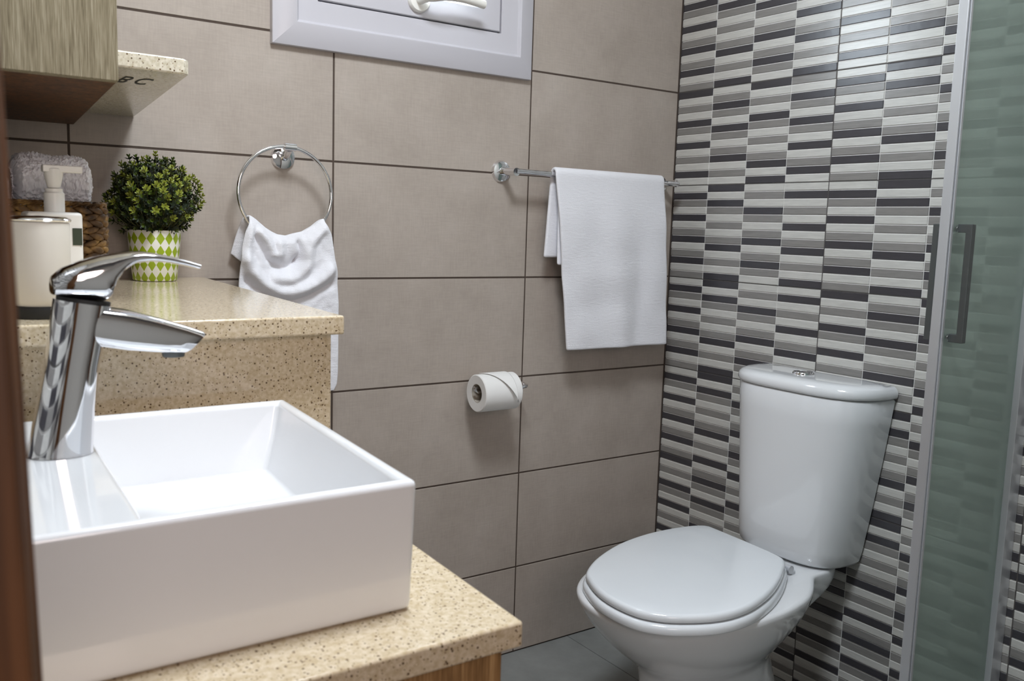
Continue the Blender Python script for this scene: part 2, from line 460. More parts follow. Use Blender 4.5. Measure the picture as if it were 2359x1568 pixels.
# ------------------------------------------------------------------ ceiling light
cl = thing('ceiling_light', 'round flush ceiling light above the vanity', 'ceiling light', LAMP_POS)
bm = bm_new(); lathe(bm, [(.0, .045), (.285, .045), (.285, .0), (.28, -.03), (.27, -.03), (.27, .0), (0, .0)], 64, LAMP_POS)
obj('rim', bm, MT['white'], cl, smooth=40)
gm = plain('lamp_diffuser', (.9, .9, .9, 1), .4, emit=(.92, .98, 1.0, 1), emit_s=4.0)
bm = bm_new(); lathe(bm, [(0, -.002), (.262, -.002), (.262, -.03), (.24, -.042), (.0, -.048)], 64, LAMP_POS)
obj('diffuser', bm, gm, cl, smooth=40)

hl = thing('hall_fill_lamp', 'large round unseen fill lamp added in the hall outside the doorway', 'fill lamp', (-1.27, -2.66, 1.50))  # unseen fixture added to carry the fill light
bm = bm_new(); lathe(bm, [(0, -.06), (.41, -.06), (.41, -.02), (.40, .01), (.395, .01), (.395, -.02), (0, -.02)], 64, (-1.27, -2.66, 1.50), axis='Y')
obj('housing', bm, MT['white'], hl, smooth=40)
bm = bm_new(); lathe(bm, [(0, 0), (.39, 0), (.39, .012), (.37, .022), (0, .026)], 64, (-1.27, -2.66, 1.50), axis='Y')
obj('diffuser', bm, plain('hall_fill_diffuser', (.9, .88, .84, 1), .4, emit=(1, .84, .79, 1), emit_s=2.0), hl, smooth=40)

# ------------------------------------------------------------------ stone tops, vanity
def slab(name, quad, z0, z1, mat, label=None, cat=None, parent=None, bevel=.003):
    bm = bm_new(); prism(bm, quad, z0, z1)
    o = obj(name, bm, mat, parent, bevel=bevel)
    if label: tag(o, label, cat)
    return o
ZS = 0.987
lg = thing('raised_stone_ledge', 'raised beige speckled stone ledge behind the basin, carrying basket and plant', 'stone ledge', (-1.1, -.4, .775))
slab('ledge_top', [(-1.358, -.002), (-.787, -.002), (-.8325, -.774), (-1.358, -.764)], ZS-.024, ZS, MT['stone'], parent=lg)
slab('front_panel', [(-1.358, -.735), (-.8415, -.752), (-.8410, -.735), (-1.358, -.718)], .7755, ZS-.0245, MT['stone'], parent=lg, bevel=.001)
slab('end_panel', [(-.8600, -.734), (-.8410, -.734), (-.802, -.003), (-.821, -.003)], .7755, ZS-.0245, MT['stone'], parent=lg, bevel=.001)
slab('stone_countertop', [(-1.358, -.002), (-.822, -.002), (-.8785, -1.243), (-1.358, -1.238)], .752, .775, MT['stone'],
     'beige speckled stone countertop under the white basin', 'countertop', bevel=.003)
vc = thing('vanity_cabinet', 'brown oak vanity cabinet under the stone countertop', 'cabinet', (-1.1, -.6, 0))
bm = bm_new(); prism(bm, [(-1.357, -.004), (-.84, -.004), (-.885, -1.200), (-1.357, -1.200)], .08, .7515)
obj('body', bm, MT['van'], vc, bevel=.001)
bm = bm_new(); prism(bm, [(-1.357, -1.2005), (-.8835, -1.2005), (-.8845, -1.2205), (-1.357, -1.2205)], .08, .7515)
obj('side_panel', bm, MT['van'], vc, bevel=.001)
for k in range(2):
    y0 = -.012 - k*.595; y1 = y0-.588
    xa = lambda y: -.8385+.0376*y + .0
    bm = bm_new(); prism(bm, [(xa(y0)+.0006, y0), (xa(y0)+.0156, y0), (xa(y1)+.0156, y1), (xa(y1)+.0006, y1)], .085, .742)
    dd = obj('door', bm, MT['van'], vc, bevel=.0015)
bm = bm_new(); prism(bm, [(-1.357, -.004), (-.90, -.004), (-.945, -1.19), (-1.357, -1.19)], 0, .0795)
obj('plinth', bm, MT['black'], vc)

# ------------------------------------------------------------------ basin
bs = thing('wash_basin', 'white rectangular ceramic countertop basin with tap ledge', 'basin', (-1.12, -.98, .775))
bm = bm_new()
ZB = .890
def ring4(x0, x1n, x1f, yn, yf, z, xn0=None):
    return [(x0, yn, z), (x1n, yn, z), (x1f, yf, z), (x0, yf, z)]
out_b = ring4(-1.352, -.9490, -.9215, -1.1745, -.792, .7755)
out_t = ring4(-1.352, -.9455, -.9175, -1.1760, -.790, ZB)
in_t = [(-1.1645, -1.163, ZB), (-.9575, -1.163, ZB), (-.9300, -.803, ZB), (-1.148, -.803, ZB)]
in_m = [(-1.156, -1.155, ZB-.035), (-.965, -1.155, ZB-.035), (-.938, -.812, ZB-.035), (-1.140, -.812, ZB-.035)]
in_b = [(-1.145, -1.142, .812), (-.980, -1.142, .812), (-.955, -.828, .812), (-1.130, -.828, .812)]
V = [[bm.verts.new(p) for p in r] for r in (out_b, out_t, in_t, in_m, in_b)]
for a, b_ in zip(V, V[1:]):
    for i in range(4): bm.faces.new((a[i], a[(i+1) % 4], b_[(i+1) % 4], b_[i]))
bm.faces.new(V[0][::-1]); bm.faces.new(V[-1])
obj('bowl', bm, MT['ceramic'], bs, bevel=.006, seg=4)
bm = bm_new(); lathe(bm, [(0, .0035), (.020, .0035), (.024, .001), (.024, 0)], 32, (-1.05, -.985, .8122))
obj('drain', bm, MT['chrome'], bs, smooth=50)

# ------------------------------------------------------------------ tap
FY = -.945
tp = thing('basin_tap', 'chrome single lever mixer tap standing on the basin ledge', 'tap', (-1.1865, FY, ZB))
DXF = .0035
def sup(cx, cy, a, b_, n, z, e=2.0, tilt=0.0):
    r = []
    for k in range(n):
        t = 2*PI*k/n; ct, st = math.cos(t), math.sin(t)
        x = a*math.copysign(abs(ct)**(2/e), ct); y = b_*math.copysign(abs(st)**(2/e), st)
        r.append((cx+x, cy+y, z+tilt*x))
    return r
bm = bm_new()
secs = [(.8905, -1.1865, .0275, .0270, 0), (.893, -1.1862, .0270, .0268, 0), (.93, -1.1810, .0240, .0250, 0), (.97, -1.1745, .0225, .0240, -.05), (1.00, -1.1690, .0228, .0240, -.12), (1.0262, -1.1645, .0235, .0240, -.16)]
loft(bm, [sup(x, FY, a, b_, 40, z, 2.4, t) for z, x, a, b_, t in secs])
bd = obj('body', bm, MT['chrome'], tp, smooth=60)
bm = bm_new()
def spsec(xt, xb, zt, zb, w, n=32, e=4.0):
    r = []
    for k in range(n):
        t = 2*PI*k/n; ct, st = math.cos(t), math.sin(t)
        y = w*math.copysign(abs(ct)**(2/e), ct); q = .5+.5*math.copysign(abs(st)**(2/e), st)
        r.append((lerp(xb, xt, q), FY+y, lerp(zb, zt, q)))
    return r
loft(bm, [spsec(-1.170, -1.170, 1.0240, .992, .0225), spsec(-1.150, -1.152, 1.0225, .986, .0225), spsec(-1.125, -1.130, 1.0180, .9815, .0215), spsec(-1.100, -1.106, 1.0105, .9785, .0200),
          spsec(-1.075, -1.088, 1.0020, .9768, .0185), spsec(-1.062, -1.079, .9970, .9765, .0175), spsec(-1.0585, -1.076, .9950, .9775, .0165)])
obj('spout', bm, MT['chrome'], tp, smooth=50)
bm = bm_new(); lathe(bm, [(0, 0), (.010, 0), (.0105, .003), (.0105, .008), (0, .008)], 24, (-1.086, FY, .9725))
obj('aerator', bm, MT['steel'], tp, smooth=40)
bm = bm_new(); lathe(bm, [(0, 0), (.0225, 0), (.0225, .003), (0, .003)], 40, (0, 0, 0))
bmesh.ops.transform(bm, matrix=Matrix.Translation((-1.1635, FY, 1.0262)) @ Matrix.Rotation(.155, 4, 'Y'), verts=bm.verts)
obj('cartridge_ring', bm, MT['black'], tp, smooth=40)
# lever: cap that flows into a thin arched blade
bm = bm_new()
path = [  # (x bottom, z bottom, x top, z top, half width)
    (-1.1885, 1.0335, -1.1880, 1.0490, .0190), (-1.1780, 1.0318, -1.1800, 1.0570, .0232), (-1.1620, 1.0295, -1.1660, 1.0630, .0240),
    (-1.1480, 1.0275, -1.1500, 1.0680, .0240), (-1.1425, 1.0300, -1.1420, 1.0695, .0236), (-1.1395, 1.0420, -1.1330, 1.0712, .0230),
    (-1.1330, 1.0535, -1.1240, 1.0722, .0222), (-1.1230, 1.0610, -1.1130, 1.0722, .0212), (-1.1090, 1.0632, -1.1030, 1.0708, .0200),
    (-1.0920, 1.0620, -1.0900, 1.0682, .0185), (-1.0760, 1.0588, -1.0745, 1.0645, .0168), (-1.0645, 1.0560, -1.0625, 1.0608, .0150)]
def lev(xb, zb, xt, zt, w, n=28, e=3.2):
    r = []
    for k in range(n):
        t = 2*PI*k/n; ct, st = math.cos(t), math.sin(t)
        y = w*math.copysign(abs(ct)**(2/e), ct); q = .5+.5*math.copysign(abs(st)**(2/e), st)
        r.append((lerp(xb, xt, q), FY+y, lerp(zb, zt, q)))
    return r
loft(bm, [lev(*s) for s in path])
obj('lever', bm, MT['chrome'], tp, smooth=60)

# ------------------------------------------------------------------ wall cabinet and small stone shelf
wc = thing('wall_cabinet', 'grey oak wall cabinet hanging above the ledge', 'cabinet', (-1.2, -.3, 1.264))
CX = lambda y: -1.017 + .080*y
bm = bm_new(); prism(bm, [(-1.358, -.002), (CX(-.002), -.002), (CX(-.62), -.62), (-1.358, -.62)], 1.2765, 2.0)
obj('body', bm, MT['cab'], wc, bevel=.001)
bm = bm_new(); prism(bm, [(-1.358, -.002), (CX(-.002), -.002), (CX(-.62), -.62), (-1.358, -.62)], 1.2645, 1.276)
obj('shaded_bottom_panel', bm, MT['jamb'], wc, bevel=.001)  # dark wood puts the shade under the cabinet into the colour
bm = bm_new(); prism(bm, [(-1.358, -.622), (CX(-.622), -.622), (CX(-.642), -.642), (-1.358, -.642)], 1.264, 2.0)
obj('door', bm, MT['cab'], wc, bevel=.001)
sh = slab('stone_shelf', [(CX(-.002)+.002, -.002), (-.913, -.002), (-.972, -.588), (-.980, -.598), (CX(-.600)+.002, -.600)], 1.2875, 1.3075, MT['stone_pale'],
          'small pale speckled stone shelf beside the wall cabinet', 'shelf', bevel=.0025)
# stamped characters on the underside of the shelf
for ch, x, s in (('B', -1.0375, .022), ('C', -1.0165, .020)):
    cu = bpy.data.curves.new('stamp', 'FONT'); cu.body = ch; cu.size = .092; cu.extrude = .0002
    t = bpy.data.objects.new('stamp', cu); C.objects.link(t)
    dg = bpy.context.evaluated_depsgraph_get(); me = bpy.data.meshes.new_from_object(t.evaluated_get(dg))
    bpy.data.objects.remove(t)
    me.materials.clear(); me.materials.append(MT['black'])
    o = bpy.data.objects.new('stamp', me); C.objects.link(o); o.parent = sh
    o.location = (x, -.522, 1.2871); o.rotation_euler = (PI, 0, PI); o.scale = (-.30, -1, 1); o.rotation_euler = (PI, 0, 0); o.scale = (.30, -1, 1)

# ------------------------------------------------------------------ towel ring and hand towel
rg = thing('towel_ring', 'chrome towel ring on the wall above the ledge end', 'towel ring', (-.626, 0, 1.233))
RC = Vector((-.6375, -.052, 1.1580)); RR = .0935
bm = bm_new(); lathe(bm, [(0, -.0095), (.014, -.0095), (.0235, -.006), (.026, 0), (.026, .001)], 40, (-.625, -.0005, 1.233), axis='Y')
obj('flange', bm, MT['chrome'], rg, smooth=40)
bm = bm_new(); tube(bm, [(-.625, -.008, 1.233), (-.6265, -.028, 1.2385), (-.629, -.045, 1.2475)], [.0085, .008, .0075], 16)
tube(bm, [(-.641, -.052, 1.2512), (-.617, -.052, 1.2505)], .0078, 16)
obj('post', bm, MT['chrome'], rg, smooth=60)
bm = bm_new()
tube(bm, [(RC.x+RR*1.04*math.cos(a), RC.y + .0*math.sin(a), RC.z+RR*math.sin(a)) for a in [2*PI*k/96 for k in range(96)]], .0040, 12, True)
obj('ring', bm, MT['chrome'], rg, smooth=180)

def cloth_grid(name, fn, nu, nv, mat, th, label=None, cat=None, parent=None, sub=1):
    bm = bm_new()
    g = [[bm.verts.new(fn(i/nu, j/nv)) for i in range(nu+1)] for j in range(nv+1)]
    for j in range(nv):
        for i in range(nu): bm.faces.new((g[j][i], g[j][i+1], g[j+1][i+1], g[j+1][i]))
    o = obj(name, bm, mat, parent, smooth=180, solid=th, subsurf=sub)
    if label: tag(o, label, cat)
    return o

def ring_z(x):
    d = (x-RC.x)/(RR*1.04)
    return RC.z - RR*math.sqrt(max(0.0, 1-min(1, d*d)))

def sst(a, b_, x):
    t = max(0, min(1, (x-a)/(b_-a))); return t*t*(3-2*t)

TOPE = [(-.7165, 1.1120), (-.7125, 1.1115), (-.7037, 1.1060), (-.6847, 1.0900), (-.67, 1.0810), (-.6581, 1.0757), (-.64, 1.0735), (-.6218, 1.0790), (-.6033, 1.0835), (-.58, 1.0965), (-.5660, 1.1080), (-.5590, 1.1105)]
LEFTE = [(.750, -.744), (.9487, -.7403), (.9983, -.7373), (1.0336, -.7343), (1.0547, -.732), (1.0872, -.7247), (1.104, -.7205)]
RIGHTE = [(.750, -.5355), (.762, -.529), (.7839, -.5272), (.937, -.5272), (.9976, -.5309), (1.0351, -.5376), (1.0827, -.5459), (1.1032, -.5535)]
FOLDS = [  # polyline, height, width
    ([(-.7302, 1.0268), (-.7103, .9985), (-.6885, .9755), (-.6559, .9591), (-.6179, .9615), (-.5791, .9773), (-.5476, 1.0054)], .0165, .0125),
    ([(-.7184, 1.0972), (-.7229, 1.0621), (-.7288, 1.0268)], .010, .010), ([(-.6969, 1.0795), (-.6824, 1.0599), (-.6707, 1.0357)], .012, .0075), ([(-.6558, 1.0675), (-.6573, 1.0359)], .010, .0085),
    ([(-.5639, 1.0942), (-.5931, 1.0555), (-.6000, 1.0128), (-.6278, .9875), (-.6648, .9868)], .013, .0110),
    ([(-.6677, 1.0155), (-.6408, 1.0098), (-.6196, 1.0254)], -.013, .0110), ([(-.7219, .9844), (-.6856, .9586), (-.6408, .9427), (-.5947, .9537), (-.5474, .974)], -.010, .0085),
    ([(-.7057, 1.0695), (-.6923, 1.047), (-.6826, 1.0254)], -.008, .0065), ([(-.6175, 1.0595), (-.6123, 1.0421), (-.621, 1.0216)], -.010, .0060)]
FOLDS = [([tuple(p) for p in catmull(pl, 6, False)], a, w) for pl, a, w in FOLDS]
def seg_dist(x, z, a, b_):
    dx, dz = b_[0]-a[0], b_[1]-a[1]; t = max(0, min(1, ((x-a[0])*dx+(z-a[1])*dz)/(dx*dx+dz*dz)))
    return math.hypot(x-a[0]-dx*t, z-a[1]-dz*t)
def hand_towel(u, v):
    """from the hem behind the ring, over the ring and down the front"""
    VT = .16
    xt = lerp(TOPE[0][0], TOPE[-1][0], u); zt = interp(TOPE, xt)
    if v < VT:
        k = 1-v/VT
        x = xt - .0235*k**.7*(1-u)**2 + .008*k*u
        z = zt - k*(.078 + .035*u) - .004*math.sin(u*20)*k
        y = RC.y + .010 + .020*k**.5 + .004*math.sin(14*u+1.5)*k
        return Vector((x, min(y, -.014), z))
    k = (v-VT)/(1-VT)
    zb = .752 + .004*math.sin(5*u)
    z = lerp(zt, zb, k)
    xl, xr = interp(LEFTE, z), interp(RIGHTE, z)
    w = sst(0, .10, k)
    x = lerp(xt, lerp(xl, xr, u), w)
    h = 0
    for pl, amp, sg in FOLDS:
        d = min(seg_dist(x, z, a, b_) for a, b_ in zip(pl, pl[1:]))
        h += amp*math.exp(-(d/sg)**2)
    h += .003*noise.noise(Vector((x*30, z*22, 3.0))) + .0018*noise.noise(Vector((x*80, z*60, 9.0)))
    edge = min(1, u/.06, (1-u)/.06)
    y = RC.y - .0085 - (.007 + h*(.35+.65*edge))*sst(0, .06, k) + .010*k
    y += .004*math.sin(u*11+.6)*sst(.4, .8, k)
    return Vector((x, min(y, -.016), z))
cloth_grid('hand_towel', hand_towel, 80, 130, MT['towel'], .0050, 'white hand towel draped in folds through the chrome towel ring', 'towel')

# ------------------------------------------------------------------ towel bar and bath towel
tb = thing('towel_bar', 'chrome towel bar on the taupe wall next to the mosaic', 'towel bar', (.18, 0, 1.235))
ZBAR = 1.2335; YBAR = -.064
for x in (-.083, .437):
    bm = bm_new(); lathe(bm, [(0, -.0095), (.014, -.0095), (.0235, -.006), (.0265, 0), (.0265, .001)], 40, (x, -.0005, ZBAR+.003 if x < 0 else ZBAR-.002), axis='Y')
    fl = obj('flange', bm, MT['chrome'], tb, smooth=40)
    bm = bm_new(); tube(bm, [(x, -.008, ZBAR+(.003 if x < 0 else -.002)), (x, -.040, ZBAR+.001), (x, YBAR-.004, ZBAR)], [.0105, .0085, .0095], 16)
    obj('post', bm, MT['chrome'], fl, smooth=60)
bm = bm_new(); tube(bm, [(-.083, YBAR, ZBAR+.002), (.12, YBAR, ZBAR), (.447, YBAR, ZBAR-.001)], .0068, 16)
obj('bar', bm, MT['chrome'], tb, smooth=60)

def bath_towel(u, v):
    """front hem -> over the bar -> back hem"""
    LF = .432; LB = .20; RB = .0135
    tot = LF + PI*RB + LB; s = v*tot
    wob = .0025*noise.noise(Vector((u*5, v*9, 1.0)))*2
    if s < LF:
        k = 1-s/LF                              # 1 at the front hem
        xl = lerp(.024, .079, k); xr = lerp(.3815, .4165, k)
        x = lerp(xl, xr, u)
        z = ZBAR + RB*.2 - (LF*(k)) + .010*k*math.sin(u*3.0-.2)*-.5
        z = ZBAR - LF*k + .002
        y = YBAR - RB - .008*sst(0, .3, k) + .006*k
        y += (.0035*math.sin(u*9.5+.4) + .003*math.sin(u*17+2))*sst(.05, .5, k) + wob*1.6*k
        return Vector((x, y, z))
    s -= LF
    if s < PI*RB:
        a = s/RB
        x = lerp(lerp(.024, .030, a/PI), lerp(.3815, .388, a/PI), u)
        return Vector((x, YBAR - RB*math.cos(a), ZBAR + RB*math.sin(a)+.0015))
    s -= PI*RB; k = s/LB
    x = lerp(.030-.010*k, .388, u)
    return Vector((x, YBAR + RB + .004*k*math.sin(u*7) + .004*k, ZBAR - s))
bt = cloth_grid('bath_towel', bath_towel, 44, 90, MT['towel'], .0085, 'white bath towel folded over the towel bar', 'towel')
def inner_layer(u, v):
    x = lerp(.045, .385, u); z = lerp(ZBAR-.012, 1.0155, v)
    return Vector((x, YBAR + .0025 - .006*v + .002*math.sin(u*8), z))
cloth_grid('inner_fold', inner_layer, 20, 24, MT['towel'], .006, parent=bt)

# ------------------------------------------------------------------ toilet paper
ph = thing('toilet_paper_holder', 'chrome toilet paper holder on the taupe wall', 'paper holder', (-.004, 0, .722))
bm = bm_new(); lathe(bm, [(0, -.008), (.012, -.008), (.018, -.005), (.020, 0), (.020, .001)], 32, (-.032, -.0005, .724), axis='Y')
obj('flange', bm, MT['chrome'], ph, smooth=40)
bm = bm_new()
pts = [(-.032, -.006, .724), (-.032, -.050, .723), (-.033, -.066, .722), (-.040, -.072, .721), (-.05, -.072, .721), (-.178, -.072, .7195), (-.184, -.072, .724), (-.185, -.072, .731)]
tube(bm, pts, .0048, 12)
tube(bm, [(-.032, -.020, .724), (-.032, -.012, .724)], .0075, 12)
obj('arm', bm, MT['chrome'], ph, smooth=60)
tr = thing('toilet_roll', 'white toilet roll with a folded end on the chrome holder', 'toilet roll', (-.12, -.072, .7155))
RZ = .7150; RY = -.072; Ro = .0445; Ri = .0225; RX0, RX1 = -.182, -.078
bm = bm_new()
lathe(bm, [(Ri, RX0+.001), (Ro-.002, RX0), (Ro, RX0+.002), (Ro, RX1-.002), (Ro-.002, RX1), (Ri, RX1-.001), (Ri, RX0+.001)], 64, (0, RY, RZ), axis='X', cap=False)
obj('paper', bm, MT['paper'], tr, smooth=40)
bm = bm_new()
lathe(bm, [(Ri-.0012, RX0+.0015), (Ri+.0002, RX0+.0015), (Ri+.0002, RX1-.0015), (Ri-.0012, RX1-.0015), (Ri-.0012, RX0+.0015)], 48, (0, RY, RZ), axis='X', cap=False)
obj('core', bm, MT['card'], tr, smooth=40)
bm = bm_new()
nu, nv = 16, 20; g = []
for j in range(nv+1):
    k = j/nv; row = []
    a = lerp(PI*.44, PI*1.10, k)       # from the top round the front of the roll
    x0 = lerp(RX0+.012, RX1-.020, min(1, k*1.02)); x1 = RX1-.022 - .002*k
    lift = .0022 + .012*k**2
    for i in range(nu+1):
        x = lerp(x0, x1, i/nu)
        row.append(bm.verts.new((x, RY + (Ro+lift)*math.cos(a), RZ + (Ro+lift)*math.sin(a))))
    g.append(row)
for j in range(nv):
    for i in range(nu): bm.faces.new((g[j][i], g[j][i+1], g[j+1][i+1], g[j+1][i]))
obj('folded_end', bm, MT['paper'], tr, smooth=180, solid=.0009)

# ------------------------------------------------------------------ toilet
to = thing('toilet', 'white ceramic toilet with closed lid and cistern against the mosaic', 'toilet', (.12, -.54, 0))
YC = -.540
LID = [(-.1372, -.444), (-.1594, -.4803), (-.1781, -.5296), (-.1855, -.5761), (-.1833, -.623), (-.1726, -.6586), (-.1461, -.6917), (-.1109, -.7154), (-.07, -.734), (-.0266, -.7424), (.0264, -.740), (.0844, -.7256),
       (.1395, -.7047), (.1962, -.6759), (.2410, -.6480), (.2760, -.6230), (.2960, -.5930), (.305, -.5041), (.3105, -.3938), (.3080, -.3660), (.2880, -.3490), (.2399, -.3366), (.1704, -.3315), (.1071, -.3358), (.0359, -.3505), (-.0297, -.3756), (-.0874, -.4058)]
lid = [(p.x, p.y) for p in catmull(LID, 5)]
def slabround(bm, poly, z0, z1, r, n=5, c=None):
    """a plate with rounded upper edge and slightly rounded lower edge"""
    rings = []
    for k in range(3):
        a = k/2*PI/2; d = .3*r*(1-math.sin(a)); rings.append([(p[0], p[1], z0 + .3*r*(1-math.cos(a))) for p in inset(poly, d)])
    for k in range(n+1):
        a = k/n*PI/2; d = r*(1-math.cos(a)); rings.append([(p[0], p[1], z1 - r + r*math.sin(a)) for p in inset(poly, d)])
    vs = loft(bm, rings, True, False)
    # gently crowned top
    last = rings[-1]; c = (sum(p[0] for p in last)/len(last), sum(p[1] for p in last)/len(last))
    prev = vs[-1]
    for s in (.85, .6, .3):
        nr = [bm.verts.new((c[0]+(p[0]-c[0])*s, c[1]+(p[1]-c[1])*s, z1+.004*(1-s*s))) for p in last]
        n_ = len(nr)
        for i in range(n_): bm.faces.new((prev[i], prev[(i+1) % n_], nr[(i+1) % n_], nr[i]))
        prev = nr
    bm.faces.new(prev)
bm = bm_new(); slabround(bm, lid, .3845, .4005, .009)
obj('lid', bm, MT['seat'], to, smooth=60)
ringp = inset(lid, -.006)
bm = bm_new(); slabround(bm, ringp, .3615, .3815, .010)
obj('seat', bm, MT['seat'], to, smooth=60)
# bowl and pedestal in one ceramic piece
def sec(z, xf, xe, w, xp=0, wp=0, p=2.2, n=56):
    """one horizontal section: an egg from xf to xe joined with a narrower shelf reaching back to xp"""
    xb = max(xe, xp); r1 = []; r2 = []
    for i in range(n+1):
        t = .5-.5*math.cos(PI*i/n); x = xf + (xb-xf)*t
        u = 2*(x-xf)/(xe-xf)-1
        hw = w*max(0, 1-abs(u)**p)**(1/2.2) if abs(u) <= 1 else 0
        if xp > xe and x > .12:
            k = sst(.12, .24, x); e = (x-.12)/(xp-.12)
            sh = wp*k*(max(0, 1-e**14))**.5
            hw = (hw**5 + sh**5)**.2
        r1.append((x, YC - hw, z)); r2.append((x, YC + hw, z))
    return r1 + r2[::-1][1:-1]
bm = bm_new()
S = [(.000, -.050, .345, .114), (.012, -.050, .345, .114), (.05, -.040, .342, .108), (.10, -.034, .330, .103), (.15, -.033, .312, .101), (.180, -.038, .300, .105), (.200, -.050, .295, .114), (.222, -.076, .298, .132), (.240, -.098, .304, .147),
     (.258, -.117, .312, .159, .345, .090), (.280, -.138, .328, .173, .400, .096), (.300, -.155, .340, .184, .440, .101), (.318, -.168, .350, .192, .466, .104), (.334, -.178, .357, .198, .476, .106), (.347, -.184, .361, .2005, .479, .107), (.3555, -.185, .362, .2010, .479, .107), (.3597, -.182, .360, .198, .477, .105), (.3608, -.174, .354, .190, .472, .100)]
loft(bm, [sec(*s) for s in S])
obj('bowl', bm, MT['ceramic'], to, smooth=70)
# cistern
def dsec(z, xb, d, w, yc, e=3.2, n=24):
    r = [(xb, yc+w, z)]
    for k in range(n+1):
        t = PI/2 - PI*k/n; ct, st = math.cos(t), math.sin(t)
        r.append((xb - d*abs(ct)**(2/e), yc + w*math.copysign(abs(st)**(2/e), st), z))
    r.append((xb, yc-w, z))
    return r[1:-1]
bm = bm_new()
TS = [(.3625, .470, .085, .125, -.520), (.366, .480, .115, .138, -.520), (.374, .487, .130, .1435, -.520), (.40, .489, .1365, .1480, -.5205), (.50, .490, .140, .1590, -.5245), (.62, .490, .142, .1720, -.5285), (.70, .490, .143, .1800, -.5305), (.754, .490, .143, .1850, -.5320), (.757, .489, .140, .1820, -.5320)]
loft(bm, [dsec(z, xb, d, w, yc) for z, xb, d, w, yc in TS])
ci = obj('cistern', bm, MT['ceramic'], to, smooth=60)
bm = bm_new()
TL = [(.7585, .489, .141, .183), (.7595, .491, .1465, .188), (.764, .491, .149, .190), (.772, .491, .149, .190), (.779, .491, .1465, .1875), (.7845, .490, .140, .182), (.7875, .489, .130, .174), (.7890, .486, .110, .155), (.7895, .480, .070, .11)]
loft(bm, [dsec(z, xb, d, w, -.532) for z, xb, d, w in TL])
obj('cistern_lid', bm, MT['ceramic'], to, smooth=70)
bm = bm_new(); lathe(bm, [(0, .0035), (.017, .0035), (.0185, .0025), (.0185, .0032), (.0225, .0045), (.0245, .002), (.0245, -.002), (0, -.002)], 40, (.428, -.520, .7895))
fb = obj('flush_button', bm, MT['chrome'], to, smooth=40)
bm = bm_new(); box(bm, .4275, .4285, -.5365, -.5035, .7925, .7935)
obj('button_split', bm, MT['black'], fb, smooth=0)
for yy in (-.455, -.605):
    bm = bm_new(); tube(bm, [(.312-.10*max(0, -.53-yy), yy-.014, .374), (.312-.10*max(0, -.53-yy), yy+.014, .374)], .009, 16)
    lathe(bm, [(0, 0), (.013, 0), (.013, .006), (0, .006)], 20, (.316, yy, .3607))
    obj('hinge', bm, MT['alu'], to, smooth=50)

# ------------------------------------------------------------------ shower screen
GY = -.975
ss = thing('shower_screen', 'tall frosted green glass shower screen with aluminium edge', 'shower screen', (.33, GY, 0))
gm2, nt, b = new_mat('frosted_green_glass')
setp(b, color=(.74, .88, .82, 1), rough=.07, trans=1.0, ior=1.06, spec=.6)
df = N(nt, 'ShaderNodeBsdfPrincipled'); df.inputs['Base Color'].default_value = srgb(168, 184, 176); df.inputs['Roughness'].default_value = .35
mx = N(nt, 'ShaderNodeMixShader'); mx.inputs[0].default_value = .66
out = nt.nodes['Material Output']
nt.links.new(b.outputs[0], mx.inputs[1]); nt.links.new(df.outputs[0], mx.inputs[2]); nt.links.new(mx.outputs[0], out.inputs['Surface'])
bm = bm_new(); box(bm, .1912, .4598, GY-.003, GY+.003, .03, 1.88)
obj('glass', bm, gm2, ss, smooth=0)
bm = bm_new()
prism(bm, [(.1785, GY+.0115), (.1785, GY-.0045), (.1795, GY-.0055), (.1825, GY-.0055), (.1825, GY-.0035), (.1845, GY-.0035), (.1845, GY-.0075), (.1900, GY-.0075), (.1910, GY-.0065), (.1910, GY+.0115)], .0, 1.90)
obj('edge_profile', bm, MT['alu'], ss, bevel=.0008, seg=2)
bm = bm_new()
prism(bm, [(XR-.0005, GY+.014), (.462, GY+.014), (.460, GY+.004), (.460, GY-.004), (.462, GY-.014), (XR-.0005, GY-.016)], .0, 1.90)
obj('wall_profile', bm, MT['alu'], ss, bevel=.0008, seg=2)
for z0, z1 in ((.0, .030), (1.88, 1.905)):
    bm = bm_new(); box(bm, .1915, .4595, GY-.011, GY+.011, z0, z1)
    obj('rail', bm, MT['alu'], ss, bevel=.001, seg=2)
for sgn in (-1, 1):
    d = .034 if sgn < 0 else .036
    y0 = GY + sgn*.0040; yb = GY + sgn*d; yb0 = GY + sgn*(d-.011)
    bm = bm_new()
    hx0, hx1 = .2010, .2135
    z0, z1 = .9305, 1.1335; t = .0145
    a = sgn*.009
    prof = [(GY+a, z0), (yb, z0), (yb, z1), (GY+a, z1), (GY+a, z1-t), (yb0, z1-t), (yb0, z0+t), (GY+a, z0+t)]
    A = [bm.verts.new((hx0, y, z)) for y, z in prof]; B = [bm.verts.new((hx1, y, z)) for y, z in prof]
    bm.faces.new(A); bm.faces.new(B[::-1])
    for i in range(8): bm.faces.new((A[i], A[(i+1) % 8], B[(i+1) % 8], B[i]))
    h = obj('handle', bm, MT['steel'], ss, bevel=.001, seg=2)
    for zz in (z0+t/2, z1-t/2):
        bm = bm_new(); lathe(bm, [(.006, sgn*.0032), (.006, sgn*.0052), (.0042, sgn*.0055), (.0042, sgn*.0075), (.0068, sgn*.0078), (.0068, sgn*.0092)], 20, ((hx0+hx1)/2, GY, zz), axis='Y')
        obj('standoff', bm, MT['chrome'], h, smooth=40)

